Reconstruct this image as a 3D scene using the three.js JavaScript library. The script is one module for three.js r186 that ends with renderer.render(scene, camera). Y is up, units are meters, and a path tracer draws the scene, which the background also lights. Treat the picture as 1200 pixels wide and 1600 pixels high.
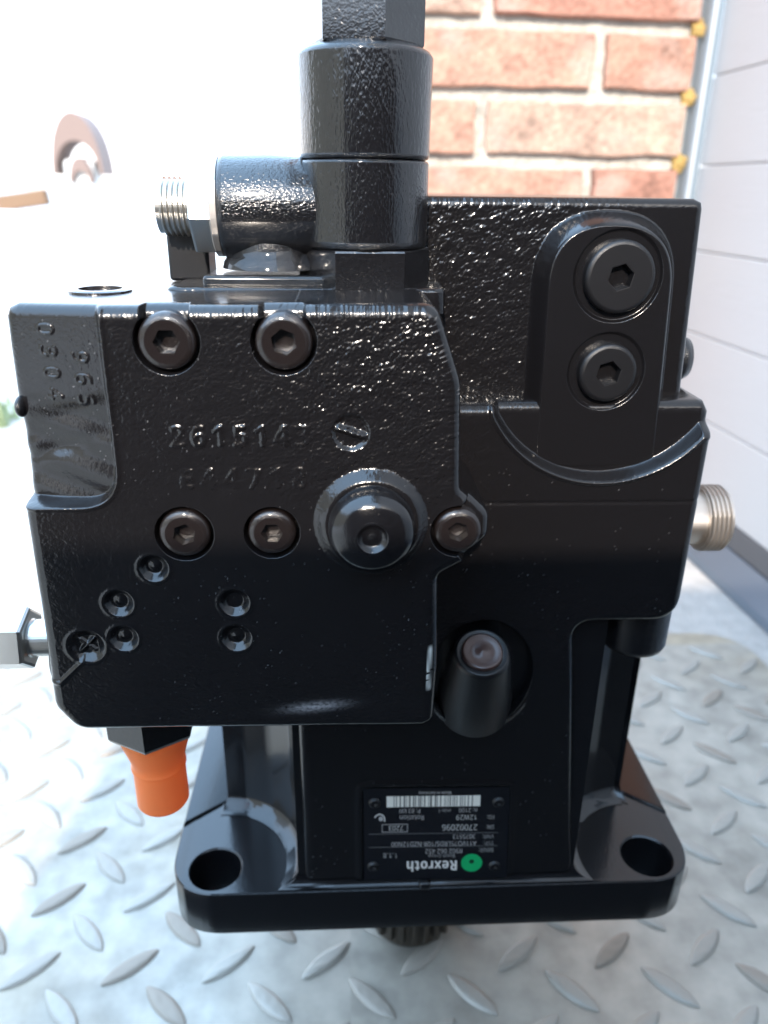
import * as THREE from 'three';
import { RoundedBoxGeometry } from 'three/addons/geometries/RoundedBoxGeometry.js';
import { mergeGeometries, mergeVertices, toCreasedNormals } from 'three/addons/utils/BufferGeometryUtils.js';
import { Brush, Evaluator, SUBTRACTION } from 'three-bvh-csg';
import { ImprovedNoise } from 'three/addons/math/ImprovedNoise.js';

// ------------------------------------------------------------------ camera, sky, sun, exposure
const scene = new THREE.Scene();
const camera = new THREE.PerspectiveCamera(67.38, 3 / 4, 0.02, 200);
camera.position.set(0, 0.357, 0);
camera.rotation.order = 'YXZ';
camera.rotation.set(THREE.MathUtils.degToRad(-22.8), THREE.MathUtils.degToRad(-3), THREE.MathUtils.degToRad(0.7));
camera.focus = 0.19;
camera.userData.fStop = 14;
const renderer = new THREE.WebGLRenderer({ antialias: true });
renderer.toneMapping = THREE.LinearToneMapping;
renderer.toneMappingExposure = 2.9;
renderer.shadowMap.enabled = true;
const SUN = new THREE.Vector3(-0.13, 0.5, 0.87).normalize();
const sun = new THREE.DirectionalLight(0xfff0df, 2.3);
sun.name = 'sun';
sun.position.copy(SUN).multiplyScalar(8);
sun.castShadow = true; sun.shadow.radius = 2;
sun.shadow.camera.left = -3; sun.shadow.camera.right = 3; sun.shadow.camera.top = 3; sun.shadow.camera.bottom = -3; sun.shadow.camera.far = 30;
sun.shadow.mapSize.set(2048, 2048);
scene.add(sun, sun.target);

const noise3 = new ImprovedNoise();
const fbm = (x, y, z, oct = 4) => { let s = 0, a = 0.5; for (let i = 0; i < oct; i++) { s += a * noise3.noise(x, y, z); x *= 2.03; y *= 2.03; z *= 2.03; a *= 0.5; } return s; };
let seed = 1234567;
const rnd = () => { seed = (seed * 1664525 + 1013904223) >>> 0; return seed / 4294967296; };
const clamp = (x, a, b) => Math.min(b, Math.max(a, x));
const sstep = (a, b, x) => { const t = clamp((x - a) / (b - a), 0, 1); return t * t * (3 - 2 * t); };
const lerp = (a, b, t) => a + (b - a) * t;

{ // sky: white hazy horizon, blue overhead, thin cloud
  const W = 512, H = 256, d = new Float32Array(W * H * 4);
  for (let j = 0; j < H; j++) for (let i = 0; i < W; i++) {
    const el = ((j + 0.5) / H - 0.5) * Math.PI, az = ((i + 0.5) / W - 0.5) * 2 * Math.PI;
    const y = Math.sin(el), x = Math.cos(az) * Math.cos(el), z = Math.sin(az) * Math.cos(el);
    const t = Math.pow(clamp(1 - Math.max(0, y), 0, 1), 2.6);
    const c = [lerp(0.9, 0.95, t), lerp(1.4, 0.9, t), lerp(2.05, 0.86, t)];
    const cl = sstep(0.02, 0.32, fbm(x * 1.6 + 3, y * 3.2, z * 1.6 + 7, 5)) * 0.25;
    const k = (j * W + i) * 4;
    for (let n = 0; n < 3; n++) d[k + n] = y < 0 ? 0.5 : lerp(c[n], 1.6, cl);
    d[k + 3] = 1;
  }
  const t = new THREE.DataTexture(d, W, H, THREE.RGBAFormat, THREE.FloatType);
  t.mapping = THREE.EquirectangularReflectionMapping; t.magFilter = THREE.LinearFilter; t.needsUpdate = true;
  scene.background = t; scene.environment = t;
}

// ------------------------------------------------------------------ helpers
const used = {};
const numbered = (n) => { const k = used[n] = (used[n] ?? -1) + 1; return k ? n + '_' + String(k).padStart(3, '0') : n; };
function mesh(name, geo, mat, parent = scene, top = parent === scene) {
  const m = new THREE.Mesh(geo, mat); m.name = top ? numbered(name) : name; m.castShadow = m.receiveShadow = true; parent.add(m); return m;
}
function thing(name, label, category, [x, y, z] = [0, 0, 0], turn = 0) {
  const g = new THREE.Group(); g.name = numbered(name); g.position.set(x, y, z); g.rotation.y = turn; g.userData = { label, category }; scene.add(g); return g;
}
const part = (name, parent, [x, y, z] = [0, 0, 0]) => { const g = new THREE.Group(); g.name = name; g.position.set(x, y, z); parent.add(g); return g; };
const place = (geo, x, y, z) => geo.translate(x, y, z);
const merge = (list) => mergeGeometries(list.map((g) => { const h = g.index ? g.toNonIndexed() : g; for (const k of Object.keys(h.attributes)) if (!['position', 'normal', 'uv'].includes(k)) h.deleteAttribute(k); return h; }));
const lathe = (prof, seg = 64) => new THREE.LatheGeometry(prof.map(([r, y]) => new THREE.Vector2(r, y)), seg);
// lathe with crisp edges: every profile corner is kept sharp beyond the crease angle
const turned = (prof, seg = 64, crease = 0.6) => toCreasedNormals(lathe(prof, seg), crease);
function hexShape(R, rot = 0) { const s = new THREE.Shape(); for (let i = 0; i < 6; i++) { const a = rot + i * Math.PI / 3; s[i ? 'lineTo' : 'moveTo'](R * Math.cos(a), R * Math.sin(a)); } s.closePath(); return s; }
function hexPrism(R, h, rot = 0, bevel = 0.0006) { // along +y from 0 to h
  const g = extrude(hexShape(R - bevel, rot), { depth: h - 2 * bevel, bevelEnabled: true, bevelSize: bevel, bevelThickness: bevel, bevelSegments: 2 });
  g.translate(0, 0, bevel); g.rotateX(-Math.PI / 2); return g;
}
// bevelled extrusion, computed in millimetres (its bevels need coordinates well above machine precision)
function extrude(shape, o) {
  const { shape: S, holes } = shape.extractPoints(o.curveSegments ?? 12), mm = (P) => P.map((p) => new THREE.Vector2(p.x * 1000, p.y * 1000)), k = { ...o };
  const n = new THREE.Shape(mm(S)); for (const h of holes) n.holes.push(new THREE.Path(mm(h)));
  for (const key of ['depth', 'bevelSize', 'bevelThickness', 'bevelOffset']) if (key in k) k[key] *= 1000;
  const g = new THREE.ExtrudeGeometry(n, k); g.scale(0.001, 0.001, 0.001);
  const u = g.attributes.uv; for (let i = 0; i < u.count; i++) u.setXY(i, u.getX(i) * 0.001, u.getY(i) * 0.001);
  return g;
}
// rounded polygon: points [x, y, radius]
function roundPoly(pts, seg = 8) {
  const out = [], n = pts.length;
  for (let i = 0; i < n; i++) {
    const [x, y, r = 0] = pts[i], p = new THREE.Vector2(x, y), a = new THREE.Vector2(...pts[(i + n - 1) % n]), b = new THREE.Vector2(...pts[(i + 1) % n]);
    if (r <= 0) { out.push([x, y]); continue; }
    const u = a.sub(p), v = b.sub(p), lu = u.length(), lv = v.length(); u.normalize(); v.normalize();
    const half = Math.acos(clamp(u.dot(v), -1, 1)) / 2, t = Math.min(r / Math.tan(half), lu * 0.49, lv * 0.49);
    const s = p.clone().addScaledVector(u, t), e = p.clone().addScaledVector(v, t);
    for (let k = 0; k <= seg; k++) { const q = k / seg; out.push([(1 - q) ** 2 * s.x + 2 * q * (1 - q) * p.x + q * q * e.x, (1 - q) ** 2 * s.y + 2 * q * (1 - q) * p.y + q * q * e.y]); }
  }
  return out;
}
function sdPoly(P, x, y) { // negative inside
  let d = 1e9, s = 1, n = P.length;
  for (let i = 0, j = n - 1; i < n; j = i++) {
    const ex = P[j][0] - P[i][0], ey = P[j][1] - P[i][1], wx = x - P[i][0], wy = y - P[i][1];
    const t = clamp((wx * ex + wy * ey) / (ex * ex + ey * ey + 1e-18), 0, 1), bx = wx - ex * t, by = wy - ey * t;
    d = Math.min(d, bx * bx + by * by);
    const c1 = y >= P[i][1], c2 = y < P[j][1], c3 = ex * wy > ey * wx;
    if ((c1 && c2 && c3) || (!c1 && !c2 && !c3)) s = -s;
  }
  return s * Math.sqrt(d);
}
// a cast solid seen from the front (+z): its face is a relief h(x, y) over the outline, its rim is rounded with radius R and runs back to zBack
function castSolid({ outline, z0, zBack, cell, R, h, color }) {
  let x0 = 1e9, x1 = -1e9, y0 = 1e9, y1 = -1e9;
  for (const [x, y] of outline) { x0 = Math.min(x0, x); x1 = Math.max(x1, x); y0 = Math.min(y0, y); y1 = Math.max(y1, y); }
  const nx = Math.ceil((x1 - x0) / cell) + 2, ny = Math.ceil((y1 - y0) / cell) + 2, sd = (x, y) => sdPoly(outline, x, y) + R;
  const id = new Int32Array(nx * ny).fill(-1), pos = [], val = new Float32Array(nx * ny);
  const grad = (x, y) => { const e = cell * 0.3, gx = sd(x + e, y) - sd(x - e, y), gy = sd(x, y + e) - sd(x, y - e), l = Math.hypot(gx, gy) || 1; return [gx / l, gy / l]; };
  const XY = [];
  for (let j = 0; j < ny; j++) for (let i = 0; i < nx; i++) {
    let x = x0 - cell / 2 + i * cell, y = y0 - cell / 2 + j * cell, s = sd(x, y);
    if (Math.abs(s) < 0.72 * cell) { for (let k = 0; k < 2; k++) { const g = grad(x, y), q = sd(x, y); x -= g[0] * q; y -= g[1] * q; } s = 0; }
    val[j * nx + i] = s; XY.push(x, y);
  }
  const idx = [], vid = (k) => { if (id[k] < 0) { id[k] = pos.length / 3; const x = XY[2 * k], y = XY[2 * k + 1]; pos.push(x, y, z0 + h(x, y)); } return id[k]; };
  const tri = (a, b, c) => { if (val[a] <= 1e-9 && val[b] <= 1e-9 && val[c] <= 1e-9) idx.push(vid(a), vid(b), vid(c)); };
  for (let j = 0; j < ny - 1; j++) for (let i = 0; i < nx - 1; i++) {
    const a = j * nx + i, b = a + 1, c = a + nx + 1, d = a + nx;
    if (val[a] > 1e-9 || val[c] > 1e-9) { tri(a, b, d); tri(b, c, d); } else { tri(a, b, c); tri(a, c, d); }
  }
  const edges = new Map();
  for (let t = 0; t < idx.length; t += 3) for (let e = 0; e < 3; e++) { const a = idx[t + e], b = idx[t + (e + 1) % 3], k = a < b ? a * 4e6 + b : b * 4e6 + a; edges.has(k) ? edges.set(k, null) : edges.set(k, [a, b]); }
  const ring = new Map(), A = [0.3, 0.6, 0.9, 1.2, Math.PI / 2];
  const rim = (v) => {
    if (ring.has(v)) return ring.get(v);
    const x = pos[3 * v], y = pos[3 * v + 1], z = pos[3 * v + 2], g = grad(x, y), r = [v];
    for (const a of A) { r.push(pos.length / 3); pos.push(x + g[0] * R * Math.sin(a), y + g[1] * R * Math.sin(a), z - R * (1 - Math.cos(a))); }
    r.push(pos.length / 3); pos.push(x + g[0] * R, y + g[1] * R, z - R - 0.002);
    r.push(pos.length / 3); pos.push(x + g[0] * R, y + g[1] * R, zBack);
    ring.set(v, r); return r;
  };
  for (const e of edges.values()) if (e) { const p = rim(e[0]), q = rim(e[1]); for (let k = 0; k < p.length - 1; k++) idx.push(p[k], p[k + 1], q[k + 1], p[k], q[k + 1], q[k]); }
  const g = new THREE.BufferGeometry(), n = pos.length / 3, uv = new Float32Array(n * 2);
  for (let v = 0; v < n; v++) { uv[2 * v] = pos[3 * v] + (pos[3 * v + 2] - z0) * 0.7; uv[2 * v + 1] = pos[3 * v + 1] + (pos[3 * v + 2] - z0) * 0.7; }
  g.setAttribute('position', new THREE.Float32BufferAttribute(pos, 3)); g.setAttribute('uv', new THREE.BufferAttribute(uv, 2)); g.setIndex(idx);
  if (color) { const c = new Float32Array(n * 3); for (let v = 0; v < n; v++) { const q = color(pos[3 * v], pos[3 * v + 1], pos[3 * v + 2]); c[3 * v] = q[0]; c[3 * v + 1] = q[1]; c[3 * v + 2] = q[2]; } g.setAttribute('color', new THREE.BufferAttribute(c, 3)); }
  g.computeVertexNormals(); return g;
}
// loft of closed rings (arrays of [x, y, z], equal lengths), capped at the top
function loft(rings, capTop = true) {
  const pos = [], idx = [], n = rings[0].length;
  for (const r of rings) for (const p of r) pos.push(...p);
  for (let k = 0; k < rings.length - 1; k++) for (let i = 0; i < n; i++) { const a = k * n + i, b = k * n + (i + 1) % n; idx.push(a, b, b + n, a, b + n, a + n); }
  if (capTop) { const c = pos.length / 3, r = rings[rings.length - 1]; pos.push(r.reduce((s, p) => s + p[0], 0) / n, r[0][1], r.reduce((s, p) => s + p[2], 0) / n); const o = (rings.length - 1) * n; for (let i = 0; i < n; i++) idx.push(o + i, o + (i + 1) % n, c); }
  const g = new THREE.BufferGeometry(); g.setAttribute('position', new THREE.Float32BufferAttribute(pos, 3)); g.setIndex(idx);
  const uv = []; for (let i = 0; i < pos.length; i += 3) uv.push(pos[i] + pos[i + 2], pos[i + 1]); g.setAttribute('uv', new THREE.Float32BufferAttribute(uv, 2));
  const o = toCreasedNormals(g, 0.7); return o;
}
// grey-scale data texture from f(u, v) in 0..1, periodic use
function greyTex(N, f, rx = 1, ry = rx) {
  const d = new Uint8Array(N * N * 4);
  for (let j = 0; j < N; j++) for (let i = 0; i < N; i++) { const v = clamp(f(i / N, j / N), 0, 1) * 255, k = (j * N + i) * 4; d[k] = d[k + 1] = d[k + 2] = v; d[k + 3] = 255; }
  const t = new THREE.DataTexture(d, N, N); t.wrapS = t.wrapT = THREE.RepeatWrapping; t.magFilter = THREE.LinearFilter; t.repeat.set(rx, ry); t.needsUpdate = true; return t;
}
function colorTex(N, f, rx = 1, ry = rx) { // f returns linear rgb; stored as sRGB
  const d = new Uint8Array(N * N * 4), enc = (c) => 255 * (c <= 0.0031308 ? 12.92 * c : 1.055 * Math.pow(c, 1 / 2.4) - 0.055);
  for (let j = 0; j < N; j++) for (let i = 0; i < N; i++) { const c = f(i / N, j / N), k = (j * N + i) * 4; for (let n = 0; n < 3; n++) d[k + n] = enc(clamp(c[n], 0, 1)); d[k + 3] = 255; }
  const t = new THREE.DataTexture(d, N, N); t.colorSpace = THREE.SRGBColorSpace; t.wrapS = t.wrapT = THREE.RepeatWrapping; t.magFilter = THREE.LinearFilter; t.repeat.set(rx, ry); t.needsUpdate = true; return t;
}
const tile = (x, y, s, z) => { // periodic noise of period 1 with s cells
  const a = x * s, b = y * s; const w = (u, v) => noise3.noise(u, v, z); const fx = x, fy = y;
  return (w(a, b) * (1 - fx) + w(a - s, b) * fx) * (1 - fy) + (w(a, b - s) * (1 - fx) + w(a - s, b - s) * fx) * fy;
};

// ------------------------------------------------------------------ materials
const peelTex = greyTex(512, (u, v) => 0.5 + 0.55 * tile(u, v, 40, 1.3) + 0.35 * tile(u, v, 90, 5.1), 1 / 0.04);
const peelTexUnit = peelTex.clone(); peelTexUnit.repeat.set(4, 2); peelTexUnit.needsUpdate = true;
const black = (o = {}) => new THREE.MeshPhysicalMaterial({ color: new THREE.Color().setRGB(0.0055, 0.0053, 0.0062), roughness: 0.2, ior: 1.5, clearcoat: 0.3, clearcoatRoughness: 0.1, bumpMap: peelTex, bumpScale: 0.00004, ...o });
const castPaint = black({ vertexColors: true, color: 0xffffff, roughness: 0.2, clearcoat: 0.2, bumpScale: 0.00007 });
const plainPaint = black();
const smoothPaint = black({ roughness: 0.36, clearcoat: 0, bumpMap: peelTexUnit, bumpScale: 0.00003 });
const glossRough = black({ bumpMap: peelTexUnit, bumpScale: 0.00016, roughness: 0.17, clearcoat: 0.7, clearcoatRoughness: 0.08 });
const nutPaint = black({ bumpScale: 0.00011, roughness: 0.2, clearcoat: 0.9 });
const screwMat = black({ color: new THREE.Color().setRGB(0.011, 0.008, 0.0075), roughness: 0.17, clearcoat: 0.6, bumpMap: peelTexUnit, bumpScale: 0.00004 });  // screws are black; the brown in the colour stands in for reflections
const brownMetal = new THREE.MeshPhysicalMaterial({ color: new THREE.Color().setRGB(0.06, 0.03, 0.024), roughness: 0.35, metalness: 0.3, clearcoat: 0.6, clearcoatRoughness: 0.15 });
const zinc = new THREE.MeshStandardMaterial({ color: new THREE.Color().setRGB(0.62, 0.6, 0.56), metalness: 1, roughness: 0.28 });
const dullZinc = new THREE.MeshStandardMaterial({ color: new THREE.Color().setRGB(0.5, 0.46, 0.42), metalness: 0.9, roughness: 0.42 });
const orange = new THREE.MeshPhysicalMaterial({ color: new THREE.Color().setRGB(1.0, 0.34, 0.1), roughness: 0.8, transmission: 0.5, thickness: 0, specularIntensity: 0.5 });

const plateTex = colorTex(1024, (u, v) => {
  const a = fbm(u * 5 + 2, v * 5, 0.3, 5), b = fbm(u * 40, v * 40 + 9, 2.2, 4), c = sstep(0.05, 0.4, fbm(u * 3 + 11, v * 3 + 5, 8.2, 5));
  const k = 0.355 + 0.13 * a + 0.15 * b - 0.06 * sstep(0.1, 0.3, fbm(u * 12 + 4, v * 12, 7.7, 4)); return [k * lerp(1.12, 1.1, c), k * lerp(1.01, 0.92, c), k * lerp(0.85, 0.68, c)];
}, 1 / 0.55);
const plateRough = greyTex(512, (u, v) => 0.5 + 0.4 * fbm(u * 6, v * 6, 4.4, 5) + 0.25 * fbm(u * 40, v * 40, 1.4, 3), 1 / 0.4);
const plateMat = new THREE.MeshPhysicalMaterial({ map: plateTex, roughnessMap: plateRough, metalness: 0.2, roughness: 0.9, bumpMap: plateRough, bumpScale: 0.0002 });
const lugMat = new THREE.MeshPhysicalMaterial({ color: new THREE.Color().setRGB(0.52, 0.5, 0.47), metalness: 0.2, roughness: 0.55 });
const lugMats = [[0.385, 0.35, 0.3], [0.36, 0.32, 0.27], [0.31, 0.26, 0.21]].map((c, i) => { const m = lugMat.clone(); m.color.setRGB(...c); m.roughness = 0.5 + 0.06 * i; return m; });

// ------------------------------------------------------------------ ground, wall, door
const groundTex = colorTex(1024, (u, v) => { const a = fbm(u * 6, v * 6, 3.3, 5), b = fbm(u * 70, v * 70, 6.1, 3); const k = 0.42 + 0.1 * a + 0.12 * b; return [k * 1.06, k * 0.97, k * 0.87]; }, 1 / 1.2);
const groundBump = greyTex(512, (u, v) => 0.5 + 0.6 * fbm(u * 60, v * 60, 2.7, 3), 1 / 0.3);
{
  const g = new THREE.PlaneGeometry(120, 120); g.rotateX(-Math.PI / 2);
  const p = g.attributes.position, uv = g.attributes.uv; for (let i = 0; i < p.count; i++) uv.setXY(i, p.getX(i), p.getZ(i));
  const m = mesh('ground', g, new THREE.MeshStandardMaterial({ map: groundTex, bumpMap: groundBump, bumpScale: 0.002, roughness: 0.95 }));
  m.position.y = -0.008; m.userData = { kind: 'structure' };
}
const TURN = THREE.MathUtils.degToRad(3.405);
{
  const wall = thing('brick_wall', 'orange red brick wall with pale mortar beside the white door', 'brick wall', [0.361, 0, -0.875], TURN);
  const mortarTex = colorTex(512, (u, v) => { const a = fbm(u * 30, v * 30, 1.1, 4), b = fbm(u * 5, v * 5, 9.1, 3); const k = 0.45 + 0.18 * a + 0.12 * b; return [k * 1.02, k * 0.96, k * 0.84]; }, 1 / 0.2);
  const mortarBump = greyTex(512, (u, v) => 0.5 + 0.7 * fbm(u * 40, v * 40, 6.1, 4), 1 / 0.2);
  // mortar: a rough sheet at the face and the wall behind it
  const W = 0.36, hV = 0.75, face = new THREE.PlaneGeometry(W - 0.006, hV, 130, 260);
  face.translate(-W / 2 - 0.003, hV / 2 - 0.01, -0.003);
  const fp = face.attributes.position, fu = face.attributes.uv;
  for (let i = 0; i < fp.count; i++) { const x = fp.getX(i), y = fp.getY(i); fp.setZ(i, -0.0035 + 0.003 * fbm(x * 60, y * 60, 2, 3)); fu.setXY(i, x, y); }
  face.computeVertexNormals();
  mesh('mortar', face, new THREE.MeshStandardMaterial({ map: mortarTex, bumpMap: mortarBump, bumpScale: 0.002, roughness: 1 }), wall);
  const core = new THREE.BoxGeometry(W - 0.004, 2.7, 0.24); core.translate(-W / 2 - 0.002, 1.34, -0.13);
  const cu = core.attributes.uv; for (let i = 0; i < cu.count; i++) cu.setXY(i, cu.getX(i) * 0.36, cu.getY(i) * 2.7);
  mesh('wall_core', core, new THREE.MeshStandardMaterial({ map: mortarTex, roughness: 1 }), wall);
  const tones = [[0.38, 0.205, 0.145], [0.41, 0.23, 0.165], [0.35, 0.175, 0.125], [0.42, 0.28, 0.21]];
  const brickBump = greyTex(512, (u, v) => 0.5 + 0.5 * fbm(u * 24, v * 24, 3.1, 5), 1 / 0.12);
  const mats = tones.map((t, i) => new THREE.MeshStandardMaterial({
    map: colorTex(256, (u, v) => { const a = fbm(u * 5 + i * 7, v * 5, 1.7 + i, 5), b = fbm(u * 30, v * 30 + i, 8.2, 3), w = sstep(0.08, 0.4, fbm(u * 3 + 3 * i, v * 4, 5.5, 4)) * 0.5; return t.map((c, n) => lerp(c * (1 + 0.7 * a + 0.6 * b), [0.46, 0.36, 0.3][n], w)); }, 1 / 0.2),
    bumpMap: brickBump, bumpScale: 0.0025, roughness: 0.95 }));
  const makeBrick = (w, h) => {
    const s = new THREE.Shape(), P = [], j = () => (rnd() - 0.5) * 0.0028;
    for (let k = 0; k < 6; k++) P.push([lerp(0, w, k / 6), j()]);
    for (let k = 0; k < 3; k++) P.push([w + j(), lerp(0, h, k / 3)]);
    for (let k = 0; k < 6; k++) P.push([lerp(w, 0, k / 6), h + j()]);
    for (let k = 0; k < 3; k++) P.push([j(), lerp(h, 0, k / 3)]);
    P[0] = [0.002, 0.001]; P.forEach(([x, y], i) => s[i ? 'lineTo' : 'moveTo'](x, y));
    const g = extrude(s, { depth: 0.02, bevelEnabled: true, bevelSize: 0.0018, bevelThickness: 0.0028, bevelSegments: 2, bevelOffset: -0.0018 });
    g.translate(0, 0, -0.02); return g;
  };
  const C = 0.0607, J = 0.0125, yJ = 0.3852 - 6 * C, kinds = {};
  const far = [];
  for (let r = 0; r < 44; r++) {
    const y = yJ + (r - 1) * C + J / 2, odd = (r % 2 === 0); // rows alternate
    const cuts = odd ? [-0.0105, -0.1075, -0.3206, -0.37] : [-0.0105, -0.2236, -0.37];
    for (let k = 0; k < cuts.length - 1; k++) {
      const xr = cuts[k] - (k ? J / 2 : 0), xl = k === cuts.length - 2 ? -0.36 : cuts[k + 1] + J / 2, w = xr - xl, h = C - J;
      const seen = y > -0.01 && y < 0.62;
      const key = w.toFixed(3) + (seen ? 's' + Math.floor(rnd() * 3) : 'f');
      kinds[key] ??= makeBrick(w, h);
      if (seen) { const b = mesh('brick', kinds[key], mats[Math.floor(rnd() * 4)], wall); b.position.set(xl, y, 0.0025 + rnd() * 0.0025); }
      else if (y > 0) { const g = kinds[key].clone(); g.translate(xl, y, 0.003); far.push(g); }
    }
  }
  const rest = mesh('brick', mergeGeometries(far), mats[0], wall); rest.userData.kind = 'stuff';
  // yellow foam squeezed out at the ends of the joints
  const foamMat = new THREE.MeshStandardMaterial({ color: new THREE.Color().setRGB(0.38, 0.25, 0.08), roughness: 0.9 });
  for (let r = 4; r < 12; r++) {
    const g = new THREE.SphereGeometry(1, 24, 16), p = g.attributes.position;
    for (let i = 0; i < p.count; i++) { const n = 1 + 0.5 * noise3.noise(p.getX(i) * 1.4 + r * 3.3, p.getY(i) * 1.4, p.getZ(i) * 1.7) + 0.2 * noise3.noise(p.getX(i) * 5 + r * 3.3, p.getY(i) * 5, p.getZ(i) * 5); p.setXYZ(i, p.getX(i) * n * 0.0075, p.getY(i) * n * 0.0085, p.getZ(i) * n * 0.0035); }
    g.computeVertexNormals(); const f = mesh('foam', g, foamMat, wall); f.position.set(-0.0085, yJ + (r - 1) * C + 0.001, 0.001);
  }
}
{
  const door = thing('garage_door', 'white sectional garage door with grey bottom rail right of the bricks', 'garage door', [0.361, 0, -0.875], TURN);
  const X = 0.013, seams = []; for (let y = 0.0515; y < 2.3; y += 0.0829) seams.push(y);
  const whiteMat = new THREE.MeshPhysicalMaterial({ color: new THREE.Color().setRGB(0.455, 0.435, 0.42), roughness: 0.5, bumpMap: greyTex(256, (u, v) => 0.5 + 0.5 * fbm(u * 20, v * 20, 1, 3), 6, 1), bumpScale: 0.0004 });
  const pg = new RoundedBoxGeometry(0.03, 0.0829 - 0.0006, 2.6, 3, 0.0016); pg.translate(0.015, 0.0829 / 2, 1.3);
  for (const y of seams) { const p = mesh('panel', pg, whiteMat, door); p.position.set(X, y, 0.004); }
  const back = new THREE.BoxGeometry(0.02, 2.3, 2.6); back.translate(X + 0.03, 1.2, 1.304);
  mesh('backing', back, new THREE.MeshStandardMaterial({ color: new THREE.Color().setRGB(0.4, 0.41, 0.43), roughness: 0.7 }), door);
  const railMat = new THREE.MeshStandardMaterial({ color: new THREE.Color().setRGB(0.1, 0.1, 0.105), roughness: 0.5, metalness: 0.3 });
  const sealMat = new THREE.MeshStandardMaterial({ color: new THREE.Color().setRGB(0.14, 0.165, 0.195), roughness: 0.4, metalness: 0.4 });
  const s1 = new RoundedBoxGeometry(0.03, 0.024, 2.6, 2, 0.002); s1.translate(X + 0.0145, 0.0388, 1.304); mesh('bottom_rail', s1, railMat, door);
  const sh = new THREE.Shape(); sh.moveTo(X - 0.016, -0.006); sh.lineTo(X + 0.03, -0.006); sh.lineTo(X + 0.03, 0.026); sh.lineTo(X - 0.001, 0.026); sh.lineTo(X - 0.014, 0.002); sh.closePath();
  const sg = extrude(sh, { depth: 2.6, bevelEnabled: false }); sg.translate(0, 0, 0.004); mesh('bottom_seal', sg, sealMat, door);
  const lite = new THREE.MeshStandardMaterial({ color: new THREE.Color().setRGB(0.5, 0.53, 0.55), roughness: 0.4, metalness: 0.3 });
  const blue = new THREE.MeshStandardMaterial({ color: new THREE.Color().setRGB(0.22, 0.28, 0.33), roughness: 0.45, metalness: 0.3 });
  const c1 = new RoundedBoxGeometry(0.0045, 2.4, 0.03, 2, 0.001); c1.translate(0.0025, 1.19, -0.004); mesh('frame_edge', c1, lite, door);
  const c2 = new RoundedBoxGeometry(0.009, 2.4, 0.02, 2, 0.001); c2.translate(0.0092, 1.19, -0.006); mesh('frame_channel', c2, blue, door);
}

// ------------------------------------------------------------------ tread plate
{
  const X0 = -0.75, X1 = 0.343, Z0 = -0.568, Z1 = 0.52;
  const plate = thing('tread_plate', 'galvanised steel tread plate lying on the ground beneath the black pump', 'steel plate', [0, 0, 0]);
  const s = new THREE.Shape(roundPoly([[X0, -Z1, 0.03], [X1, -Z1, 0.03], [X1, -Z0, 0.045], [X0, -Z0, 0.03]], 10).map(([x, y]) => new THREE.Vector2(x, y)));
  const g = extrude(s, { depth: 0.0055, bevelEnabled: true, bevelSize: 0.001, bevelThickness: 0.001, bevelSegments: 2, curveSegments: 8 });
  g.rotateX(-Math.PI / 2); g.translate(0, -0.0065, 0); mesh('sheet', g, plateMat, plate);
  // one lug: a pointed almond with a rounded, worn crown
  const makeLug = (v) => {
    const L = 0.0305, Wd = 0.0092, H = 0.0017, pos = [], idx = [], nu = 22, nv = 8;
    for (let i = 0; i <= nu; i++) for (let j = 0; j <= nv; j++) {
      const t = i / nu * 2 - 1, w = Math.pow(Math.max(0, 1 - t * t), 0.8) * Wd / 2, q = j / nv * 2 - 1;
      const hh = H * Math.pow(Math.max(0, 1 - Math.abs(t) ** 3), 0.6) * Math.pow(Math.max(0, 1 - q ** 4), 0.6) * (1 + 0.2 * noise3.noise(t * 3 + v * 9, q * 2, v)) ;
      pos.push(t * L / 2, hh - 0.0002, q * w);
    }
    for (let i = 0; i < nu; i++) for (let j = 0; j < nv; j++) { const a = i * (nv + 1) + j; idx.push(a, a + 1, a + nv + 2, a, a + nv + 2, a + nv + 1); }
    const b = new THREE.BufferGeometry(); b.setAttribute('position', new THREE.Float32BufferAttribute(pos, 3)); b.setIndex(idx);
    const uv = []; for (let i = 0; i < pos.length; i += 3) uv.push(pos[i], pos[i + 2]); b.setAttribute('uv', new THREE.Float32BufferAttribute(uv, 2)); b.computeVertexNormals(); return b;
  };
  const lugs = [0, 1, 2].map(makeLug), far = [];
  for (let a = -14; a < 14; a++) for (let b = -22; b < 10; b++) for (const fam of [0, 1]) {
    const x = -0.1576 + 0.0485 * a + (fam ? 0.0218 : 0), z = -0.2688 - 0.0412 * b + (fam ? 0.0206 : 0);
    if (x < X0 + 0.015 || x > X1 - 0.012 || z < Z0 + 0.012 || z > Z1 - 0.02) continue;
    const rot = (fam ? -44 : 39) * Math.PI / 180 + (rnd() - 0.5) * 0.08, k = Math.floor(rnd() * 3);
    const inView = z < -0.19 && x > -0.12 + 0.78 * z * 0.75 - 0.03 && x < 0.12 - z * 0.62 + 0.03;
    if (inView) { const m = mesh('lug', lugs[k], lugMats[rnd() < 0.6 ? 0 : rnd() < 0.6 ? 1 : 2], plate); m.position.set(x, 0.0005, z); m.rotation.y = rot; }
    else { const q = lugs[k].clone(); q.rotateY(rot); q.translate(x, 0.0005, z); far.push(q); }
  }
  const f = mesh('lug', mergeGeometries(far), lugMats[0], plate); f.userData.kind = 'stuff';
}

// ------------------------------------------------------------------ the pump
const pump = thing('hydraulic_pump', 'black painted hydraulic piston pump with bolted control block standing on the tread plate', 'hydraulic pump', [0.0315, 0, -0.2935]);
const PX = 0.0315, PZ = -0.2935;
const inner = (name, geo, mat, parent = pump) => { const m = mesh(name, geo, mat, parent); if (parent === pump) m.position.set(-PX, 0, -PZ); return m; };
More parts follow.
